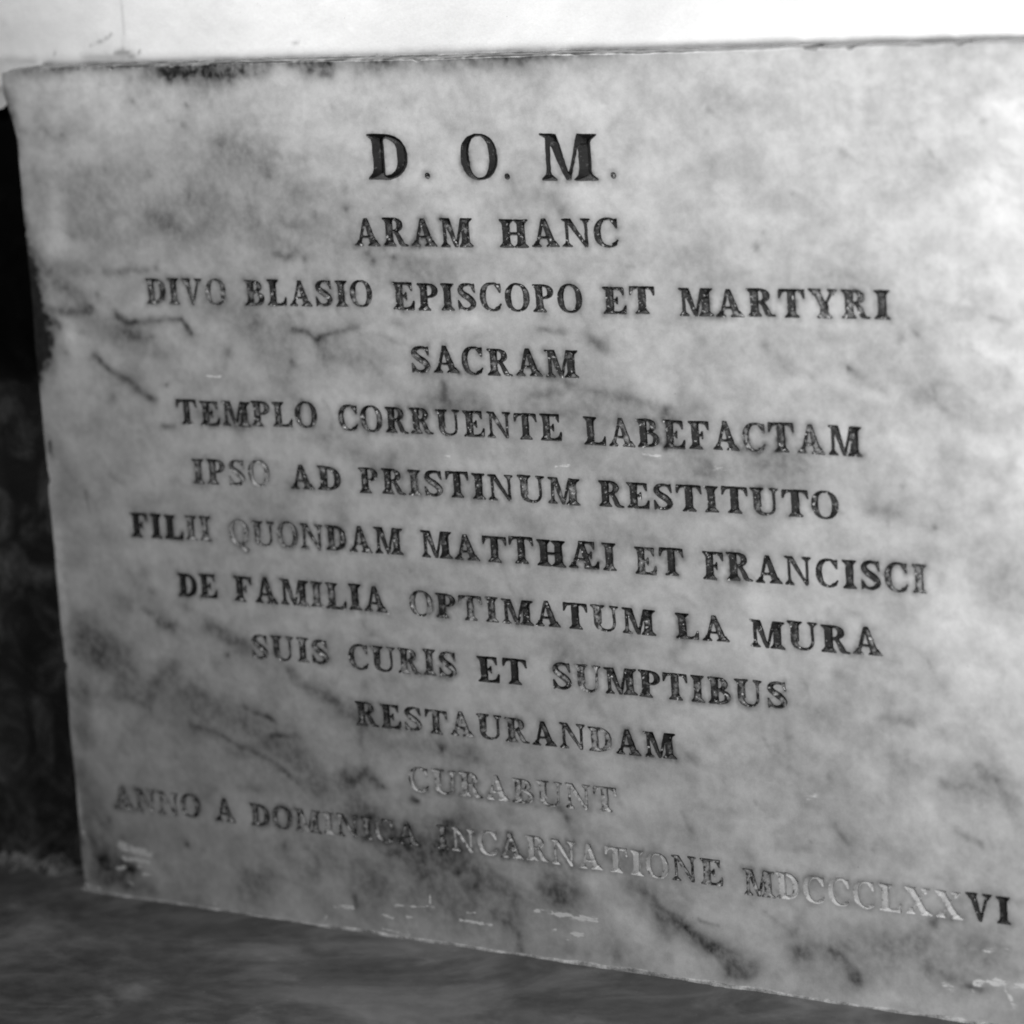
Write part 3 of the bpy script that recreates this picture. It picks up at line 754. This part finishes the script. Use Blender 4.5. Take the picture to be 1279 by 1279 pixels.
# letters in plaque coordinates
hole_loops = []
for c, x, z, sx, sz, r, p in LET:
    ls = []
    for L in OUT[c]:
        q = np.stack([L[:, 0] * sx, L[:, 1] * sz], 1)
        cr, sr = math.cos(r), math.sin(r)
        # rotation about +Y by r maps (x,z) -> (x cos + z sin, -x sin + z cos)
        ls.append(np.stack([x + q[:, 0] * cr + q[:, 1] * sr, z - q[:, 0] * sr + q[:, 1] * cr], 1))
    hole_loops.append(ls)
allpts = np.vstack([L for ls in hole_loops for L in ls])
kd = kdtree.KDTree(len(allpts))
for i, p in enumerate(allpts):
    kd.insert((p[0], 0, p[1]), i)
kd.balance()

gx, gz = np.meshgrid(np.arange(XL + .004, XR - .004, stp), np.arange(.003, ZT - .004, stp))
jit = rng.uniform(-.3, .3, (2,) + gx.shape) * stp
grid = np.stack([(gx + jit[0]).ravel(), (gz + jit[1]).ravel()], 1)
extra = []
for pts, w, s in [f for f in STAINS if f[1] < 5] + PALES:
    P = np.array([on_face(u, v) for u, v in pts])
    wm = max(w * MM * 0.5, .0008)
    segs = list(zip(P[:-1], P[1:])) or [(P[0], P[0])]
    for a, b in segs:
        n = int(np.hypot(*(b - a)) / wm) + 2
        e = (b - a) / max(np.hypot(*(b - a)), 1e-9) if len(P) > 1 else np.array([1, 0.])
        nn = np.array([-e[1], e[0]])
        for t in np.linspace(0, 1, n):
            for k in (-4, -3, -2, -1, 0, 1, 2, 3, 4):
                extra.append(a + (b - a) * t + nn * k * wm + rng.uniform(-.2, .2, 2) * wm)
        if len(P) == 1:
            for k in range(40):
                extra.append(a + rng.normal(0, 1.6, 2) * wm)
grid = np.vstack([grid, np.array(extra)])
grid = grid[(grid[:, 0] > XL + .005) & (grid[:, 0] < XR - .005) & (grid[:, 1] > .003) & (grid[:, 1] < ZT - .005)]
near = np.array([kd.find((p[0], 0, p[1]))[2] for p in grid])
ok = near > 0.0009
for ls in hole_loops:
    A = np.vstack(ls); m = (grid[:, 0] > A[:, 0].min()) & (grid[:, 0] < A[:, 0].max()) & (grid[:, 1] > A[:, 1].min()) & (grid[:, 1] < A[:, 1].max())
    idx = np.where(m)[0]
    if len(idx):
        ok[idx[inside(ls, grid[idx])]] = False
grid = grid[ok]

P2 = [outline]; edges = [(i, (i + 1) % nO) for i in range(nO)]; off = nO
for ls in hole_loops:
    for L in ls:
        edges += [(off + i, off + (i + 1) % len(L)) for i in range(len(L))]
        P2.append(L); off += len(L)
P2.append(grid)
P2 = np.vstack(P2)
vv, ee, ff, ov, oe, of = delaunay_2d_cdt([Vector(p) for p in P2.tolist()], edges, [], 1, 1e-7)
vv = np.array([tuple(p) for p in vv])
ff = np.array([f for f in ff if len(f) == 3])
cen = vv[ff].mean(1)
keep = inside([outline], cen)
for ls in hole_loops:
    A = np.vstack(ls)
    m = (cen[:, 0] > A[:, 0].min()) & (cen[:, 0] < A[:, 0].max()) & (cen[:, 1] > A[:, 1].min()) & (cen[:, 1] < A[:, 1].max())
    idx = np.where(m)[0]
    if len(idx):
        keep[idx[inside(ls, cen[idx])]] = False
ff = ff[keep]
# orient to -Y
a = vv[ff[:, 1]] - vv[ff[:, 0]]; b = vv[ff[:, 2]] - vv[ff[:, 0]]
cw = a[:, 0] * b[:, 1] - a[:, 1] * b[:, 0]
ff[cw < 0] = ff[cw < 0][:, ::-1]

nf = len(vv)
verts = np.zeros((nf, 3)); verts[:, 0] = vv[:, 0] - XL; verts[:, 2] = vv[:, 1]
faces = [tuple(f) for f in ff]
# rounded arris, sides and top ledge
ids = list(range(nO))
# outline vertices may have been reordered by the triangulation: look them up
kv = kdtree.KDTree(nf)
for i, p in enumerate(vv):
    kv.insert((p[0], 0, p[1]), i)
kv.balance()
ids = [kv.find((p[0], 0, p[1]))[1] for p in outline]
ring = outline
prev = ids
vl = [tuple(v) for v in verts]
sx_ = np.where(np.arange(nO) < len(rim_l), -1, 0) + np.where((np.arange(nO) >= len(rim_l) + len(rim_t)) & (np.arange(nO) < nO - len(rim_b)), 1, 0)
sz_ = np.where((np.arange(nO) >= len(rim_l)) & (np.arange(nO) < len(rim_l) + len(rim_t)), 1, 0)
ledge_att = []
rows = [(0.45, 0.0006), (0.85, 0.0016), (1.0, 0.0034), (1.0, 0.012), (1.0, 0.022), (1.0, 0.033), (1.0, THK)]
depth_v = [0.0] * nf
for kf, yy in rows:
    cur = []
    for i in range(nO):
        cur.append(len(vl))
        vl.append((ring[i, 0] + sx_[i] * BEV * kf - XL, yy, ring[i, 1] + sz_[i] * BEV * kf))
        depth_v.append(yy)
    for i in range(nO):
        j = (i + 1) % nO
        faces.append((prev[i], prev[j], cur[j], cur[i]))
    prev = cur
slab = new_obj('slab', vl, faces, MARBLE, plaque)
me = slab.data
VA = np.array(vl); ax = VA[:, 0] + XL; az = VA[:, 2]; ay = VA[:, 1]
st_ = np.zeros(len(VA))
wob = 0.0042
wx = ax + (fbm(ax, az, 45, 21, 3) - .5) * wob * 2; wz = az + (fbm(ax, az, 45, 31, 3) - .5) * wob * 2
brk = np.clip(.45 + (fbm(ax, az, 50, 81, 2) - .2) * 1.2, .3, 1.2)      # smears break up along their length
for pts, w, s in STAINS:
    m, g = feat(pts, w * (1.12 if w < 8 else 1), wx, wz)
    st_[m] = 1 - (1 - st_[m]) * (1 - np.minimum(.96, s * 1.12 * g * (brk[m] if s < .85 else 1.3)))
    if w < 9 and s > .28:                                   # soft haze round each vein
        m, g = feat(pts, w * 2.6, wx, wz)
        st_[m] = 1 - (1 - st_[m]) * (1 - s * .26 * g)
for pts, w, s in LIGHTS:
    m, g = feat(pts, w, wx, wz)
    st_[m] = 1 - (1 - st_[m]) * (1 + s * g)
# faint grime round the letters
nd = np.array([kd.find((x, 0, z))[2] for x, z in zip(ax, az)])
st_ = 1 - (1 - st_) * (1 - 0.52 * np.exp(-(nd / .0036) ** 2) * np.clip((fbm(ax, az, 30, 77) - .25) * 2.2, 0, 1.4))
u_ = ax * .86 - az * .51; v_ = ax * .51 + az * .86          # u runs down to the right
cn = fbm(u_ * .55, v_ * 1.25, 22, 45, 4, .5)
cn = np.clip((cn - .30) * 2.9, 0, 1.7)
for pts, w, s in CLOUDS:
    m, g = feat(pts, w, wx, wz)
    st_[m] = 1 - (1 - st_[m]) * (1 - np.minimum(.8, s * (1.45 if np.mean([p[1] for p in pts]) > 700 and pts[0][0] < 900 else 1.15) * g * cn[m]))  # lower-left clouds boosted, putting the weaker light there into the colour
# short wispy veins running with the clouds
wr = random.Random(5)
for k in range(420):
    x = wr.uniform(XL, XR); z = wr.uniform(.02, ZT - .02)
    dark_zone = 1.0 if (x - XL) + (ZT - z) * .9 > (XR - XL) * .95 else .55
    if wr.random() > dark_zone:
        continue
    a = -0.55 + wr.gauss(0, .45); ln = wr.uniform(.004, .030); wd = wr.uniform(.0016, .0040); sg = wr.uniform(.06, .26)
    bx = x + math.cos(a) * ln; bz = z + math.sin(a) * ln
    m = (np.abs(ax - (x + bx) / 2) < ln + .01) & (np.abs(az - (z + bz) / 2) < ln + .01)
    px_, pz_ = wx[m] - x, wz[m] - z
    t_ = np.clip((px_ * math.cos(a) + pz_ * math.sin(a)) / ln, 0, 1)
    dd_ = np.hypot(px_ - t_ * ln * math.cos(a), pz_ - t_ * ln * math.sin(a))
    st_[m] = 1 - (1 - st_[m]) * (1 - sg * np.exp(-(dd_ / wd) ** 2) * (1 - .6 * t_))
# general cloud: darker veining drifting down to the right, denser at the foot and left
cl = fbm(ax * .8 + az * .5, az * 1.5, 7, 41, 5, .58)
st_ = 1 - (1 - st_) * (1 - np.clip((cl - .48) * .6, 0, .12))
# dirt lying on the top ledge
on_top = (ay > 0.0003) & (az > ZT - .012)
td = np.clip((fbm(ax, ay * 3, 26, 51, 4) - .10) * 2.2, .80, 1) * np.interp(ax, [XL, XL + .2, XL + .75, XL + .95, XR], [.93, .98, .96, .64, .45])
st_[on_top] = np.maximum(st_[on_top] * .6, td[on_top])
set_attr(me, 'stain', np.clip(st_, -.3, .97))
pl = np.zeros(len(VA))
for pts, w, s in PALES:
    m, g = feat(pts, w, ax + (fbm(ax, az, 200, 61) - .5) * .002, az + (fbm(ax, az, 200, 71) - .5) * .002)
    pl[m] = np.maximum(pl[m], np.minimum(1, s * 1.5 * g * np.clip((fbm(ax[m], az[m], 130, 63, 3) - .12) * 1.5, .1, 1.1)))
pl[ay > .002] = 0
set_attr(me, 'pale', pl)

for c, x, z, sx, sz, r, p in LET:
    o = bpy.data.objects.new('full_stop' if c[0] == '.' else 'letter', GMESH[c])
    col.objects.link(o)
    o.parent = plaque
    o.location = (x - XL, 0, z)
    o.rotation_euler = (0, r, 0)
    o.scale = (sx, (sx + sz) / 2, sz)
    o.color = (p, 0, 0, 1)

# ------------------------------------------------------------------ ledge under the plaque
lx = np.linspace(-2.2, 1.9, 60); ly = np.linspace(-1.6, 0.30, 40)
V = []; F = []
for j, y in enumerate(ly):
    for i, x in enumerate(lx):
        V.append((x, y, 0.0012 * (float(fbm(np.array([x]), np.array([y]), 5, 91, 3)[0]) - .62)))
for j in range(len(ly) - 1):
    for i in range(len(lx) - 1):
        k = j * len(lx) + i
        F.append((k, k + 1, k + 1 + len(lx), k + len(lx)))
n0 = len(V)
ledge = new_obj('ledge', V, F, LEDGE, None, True)
ledge['kind'] = 'structure'

# ------------------------------------------------------------------ plaster wall above the plaque
WY0, WY1 = 0.050, 0.030           # the plaster stands a little farther forward towards the right


def wall_y(x):
    return np.interp(x, [XL, XR], [WY0, WY1])


wx_ = np.concatenate([np.arange(-2.2, XL - .1, .05), np.arange(XL - .1, XR + .1, .004), np.arange(XR + .1, 1.95, .05)])
zrel = np.concatenate([[-.02, -.008, -.003, .0, .002, .004, .007], np.arange(.012, .10, .004), np.arange(.11, 1.3, .05)])
low = ZT - 0.0006 + (fbm(wx_, wx_ * 0, 30, 101, 4, .6) - .5) * .003
low = low - np.where(wx_ < XL + .004, .024 + (fbm(wx_, wx_ * 0, 40, 103, 3) - .5) * .012, 0)
V = []; F = []
for j, zr in enumerate(zrel):
    roll = 0.0012 * max(0, 1 - max(zr, 0) / .006) ** 2       # plaster edge rounds back over the joint
    if zr < 0: roll = 0.0012
    bx = np.array(wx_)
    z = low + zr
    y = wall_y(bx) + roll + (fbm(bx, z, 6, 111, 4) - .5) * .006 + (fbm(bx, z, 45, 121, 3) - .5) * .0012
    V += list(zip(bx, y, z))
nW = len(wx_)
for j in range(len(zrel) - 1):
    for i in range(nW - 1):
        k = j * nW + i
        F.append((k, k + 1, k + 1 + nW, k + nW))
wall = new_obj('wall', V, F, PLASTER, None, True)
wall['kind'] = 'structure'
WV = np.array(V)
ws = np.zeros(len(WV))
for pts, w, s in [([(148, -5), (152, 30), (152, 66)], 1.6, .22), ([(110, 56), (125, 52), (137, 43)], 1.5, .45), ([(143, 66), (152, 64), (164, 70)], 3, .55), ([(172, 65)], 2, .5), ([(65, 66)], 2, .5),
                  ([(100, 70), (160, 71)], 3, .3), ([(0, 40), (30, 60)], 20, .06), ([(366, 54), (372, 55)], 1.5, .4), ([(-5, 75), (40, 76)], 3, .25), ([(1, 30)], 4, .1)]:
    m, g = feat(pts, w, WV[:, 0] + (fbm(WV[:, 0], WV[:, 2], 150, 5) - .5) * .002, WV[:, 2] + (fbm(WV[:, 0], WV[:, 2], 150, 6) - .5) * .002, .045)
    ws[m] = 1 - (1 - ws[m]) * (1 - s * g)
zr_ = WV[:, 2] - np.tile(low, len(zrel))
ws = 1 - (1 - ws) * (1 - np.clip(np.interp(WV[:, 0], [XL, XL + .5, XR], [.55, .5, .25]) * np.exp(-np.maximum(zr_, 0) / .0026) * np.clip((fbm(WV[:, 0], WV[:, 2], 40, 131) - .2) * 1.7, .1, 1), 0, .8))
set_attr(wall.data, 'stain', ws)
set_attr(wall.data, 'pale', ws * 0)

# small plaster flake curling over the joint
# ------------------------------------------------------------------ dark stone panels beside the plaque
PY = 0.058


def panel(name, x0, x1, label, black_top):
    xs = np.arange(x0, x1 + .006, .006); zs = np.arange(-.002, ZT + .002, .006)
    V = []; F = []
    for z in zs:
        y = PY + (fbm(xs, xs * 0 + z, 14, 141, 5, .6) - .5) * .006
        V += list(zip(xs, y, np.full_like(xs, z)))
    n = len(xs)
    for j in range(len(zs) - 1):
        for i in range(n - 1):
            k = j * n + i
            F.append((k, k + 1, k + 1 + n, k + n))
    # back so that the panel has body
    nb = len(V)
    V += [(x0, PY + .04, -.002), (x1, PY + .04, -.002), (x1, PY + .04, ZT), (x0, PY + .04, ZT)]
    F.append((nb + 3, nb + 2, nb + 1, nb))
    o = new_obj(name, V, F, DARK, None, True)
    A = np.array(V)
    s = np.zeros(len(A)); p = np.zeros(len(A))
    if black_top:
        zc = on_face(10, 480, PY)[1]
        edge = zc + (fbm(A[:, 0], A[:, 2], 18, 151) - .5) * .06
        s = 1 / (1 + np.exp(-(A[:, 2] - edge) / .012)) * .97  # panel turns near black above an uneven edge
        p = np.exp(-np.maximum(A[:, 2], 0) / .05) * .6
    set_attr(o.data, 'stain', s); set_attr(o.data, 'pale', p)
    tag(o, label, 'stone panel')
    return o


panel('stone_panel', XL - 0.9, XL + 0.03, 'dark veined stone panel with near-black top and crumbling foot, left of the plaque', True)


# ------------------------------------------------------------------ mortar
def strip(name, path_x, y, hgt, dep, seed, label, mat, freq=16, gate=0.0):
    """uneven ridge of mortar lying in the corner between ledge and stone"""
    n = len(path_x); V = []; F = []
    a = fbm(path_x, path_x * 0, freq, seed, 5, .6)
    b = fbm(path_x, path_x * 0, freq * 1.9, seed + 3, 4, .6)
    hh = hgt(path_x) * np.clip((a - .22) * 3.2, .12, 2.2); dd = dep(path_x) * np.clip((b - .2) * 1.8, .15, 2)
    prof = [(0.0, 1.0), (-.35, .82), (-.7, .45), (-1.0, -.02)]
    for k, (py, pz) in enumerate(prof):
        w = 1 + (fbm(path_x, path_x * 0 + k, 120, seed + 7, 3) - .5) * .5
        V += list(zip(path_x, y + .002 * (k == 0) + py * dd * w, np.maximum(pz * hh * w, 0) - (.002 if k == 3 else 0)))
    for k in range(3):
        for i in range(n - 1):
            q = k * n + i
            F.append((q, q + n, q + n + 1, q + 1))
    o = new_obj(name, V, F, mat, None, True)
    tag(o, label, 'mortar')
    return o


px = np.arange(XL - .002, XR, .0016)
strip('mortar_joint', px, 0.0, lambda x: np.interp(x, [XL, XL + .1, XL + .5, XR], [.0030, .0010, .0022, .0046]), lambda x: np.interp(x, [XL, XR], [.003, .005]), 161,
      'thin pale mortar line between the foot of the plaque and the ledge', MORTAR)
px = np.arange(XL - .6, XL + .004, .002)
strip('mortar_fillet', px, PY, lambda x: np.interp(x, [XL - .6, XL - .12, XL - .03, XL], [.02, .014, .010, .006]), lambda x: np.interp(x, [XL - .6, XL], [.03, .04]), 171,
      'rough crumbled mortar heaped at the foot of the dark stone panel', DUSTY, 42)
